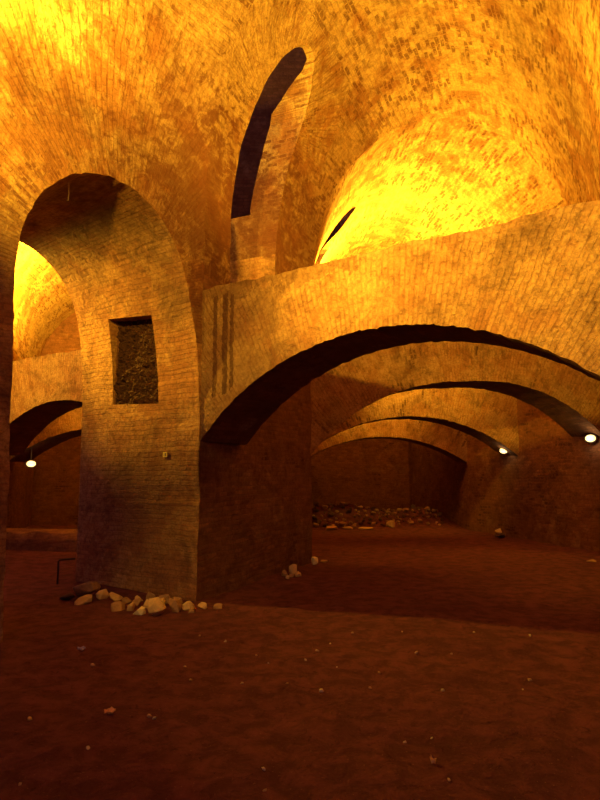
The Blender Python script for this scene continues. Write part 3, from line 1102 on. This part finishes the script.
# ------------------------------------------------------------------ small things at the pier
bar = tube('bent_metal_bar', [(-3.61, 9.20, -0.08), (-3.61, 9.20, 0.10), (-3.61, 9.20, 0.315), (-3.60, 9.202, 0.335), (-3.57, 9.205, 0.342), (-3.47, 9.22, 0.348), (-3.37, 9.235, 0.352)], 0.014, M_iron)
tag(bar, 'thin dark metal bar bent over at right angles beside the pier', 'metal bar')
wire = tube('hanging_wire', [(*w0(1.88, 5.14, 0.30)[:2], 5.16), (*w0(1.89, 5, 0.30)[:2], 5.0), (*w0(1.875, 5, 0.30)[:2], 4.87), (*w0(1.885, 5, 0.30)[:2], 4.78)], 0.007, M_wire, seg=6)
tag(wire, 'short pale wire hanging from the crown of the tall opening', 'wire')
# little yellow plate on the pier face
pr = bpy.data.objects.new('marker_plate', None)
COL.objects.link(pr)
pc = w0(0.0, 1.88, 0.616)
pr.location = (pc[0] + T0[0] * 0.03, pc[1] + T0[1] * 0.03, 1.88)
pr.rotation_euler = (0, 0, math.atan2(T0[0], -T0[1]))
tag(pr, 'small yellow marker plate fixed to the brick pier', 'sign')


def bx(name, x0, x1, y0, y1, z0, z1, mat, parent):
    v = [(x0, y0, z0), (x1, y0, z0), (x1, y1, z0), (x0, y1, z0), (x0, y0, z1), (x1, y0, z1), (x1, y1, z1), (x0, y1, z1)]
    return mesh_obj(name, v, [(3, 2, 1, 0), (4, 5, 6, 7), (0, 1, 5, 4), (1, 2, 6, 5), (2, 3, 7, 6), (3, 0, 4, 7)], mat, parent=parent)


bx('plate', -0.04, 0.04, -0.008, 0.035, -0.033, 0.033, M_tag, pr)
nmv, nmf = [], []


def stroke(x0, x1, z0, z1):
    b = len(nmv)
    nmv.extend([(x0, -0.0095, z0), (x1, -0.0095, z0), (x1, -0.0095, z1), (x0, -0.0095, z1), (x0, -0.007, z0), (x1, -0.007, z0), (x1, -0.007, z1), (x0, -0.007, z1)])
    nmf.extend([tuple(b + q for q in f) for f in ((0, 1, 2, 3), (7, 6, 5, 4), (0, 4, 5, 1), (1, 5, 6, 2), (2, 6, 7, 3), (3, 7, 4, 0))])


stroke(-0.022, -0.014, -0.021, 0.021)                     # 1
for z_ in (-0.021, -0.004, 0.014):                        # 8
    stroke(0.002, 0.024, z_, z_ + 0.007)
stroke(0.002, 0.009, -0.021, 0.021)
stroke(0.017, 0.024, -0.021, 0.021)
mesh_obj('number', nmv, nmf, M_ink, parent=pr)

# low ledge of stone across the back of the inner ring
lg, lf = [], []
for i in range(41):
    x = -7.6 + 4.6 * i / 40
    yb = 13.0 + 0.25 * (x + 5)* -0.6
    for (dy, z) in ((0, -0.1), (0.04, 0.22 + 0.05 * noise.noise(Vector((x * 3, 1, 0)))), (0.12, 0.36 + 0.08 * noise.noise(Vector((x * 2.2, 4, 0)))), (0.6, 0.40 + 0.06 * noise.noise(Vector((x * 2.5, 7, 0)))), (1.1, 0.36), (1.1, -0.1)):
        lg.append((x, yb + dy, z))
for i in range(40):
    for j in range(6):
        j2 = (j + 1) % 6
        lf.append((i * 6 + j, i * 6 + j2, i * 6 + 6 + j2, i * 6 + 6 + j))
lf += [(0, 1, 2, 3, 4, 5), tuple(range(240, 246))[::-1]]
lo_ = mesh_obj('masonry_ledge', lg, lf, M_lower)
fix_normals(lo_)
set_uv(lo_, lambda c, n: ((lambda p: (p.x, p.z + p.y)), None))
tag(lo_, 'low rough masonry ledge on the ground beyond the tall left opening', 'ledge', None, 'structure')

# slabs added behind the slit openings to block the world light
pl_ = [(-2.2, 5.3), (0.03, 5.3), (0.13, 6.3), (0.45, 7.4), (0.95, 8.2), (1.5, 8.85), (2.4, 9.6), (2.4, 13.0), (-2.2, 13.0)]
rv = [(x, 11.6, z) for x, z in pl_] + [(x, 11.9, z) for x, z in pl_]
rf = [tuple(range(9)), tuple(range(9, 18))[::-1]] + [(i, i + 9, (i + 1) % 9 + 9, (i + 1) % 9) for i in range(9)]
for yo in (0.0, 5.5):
    slit_block = mesh_obj('wall_inner', [(x, y + yo, z) for x, y, z in rv], rf, M_soffit)  # added blocker, not a wall of the ring
    fix_normals(slit_block)
    set_uv(slit_block, lambda c, n: ((lambda p: (p.x, p.z)), None))
    tag(slit_block, kind='structure')
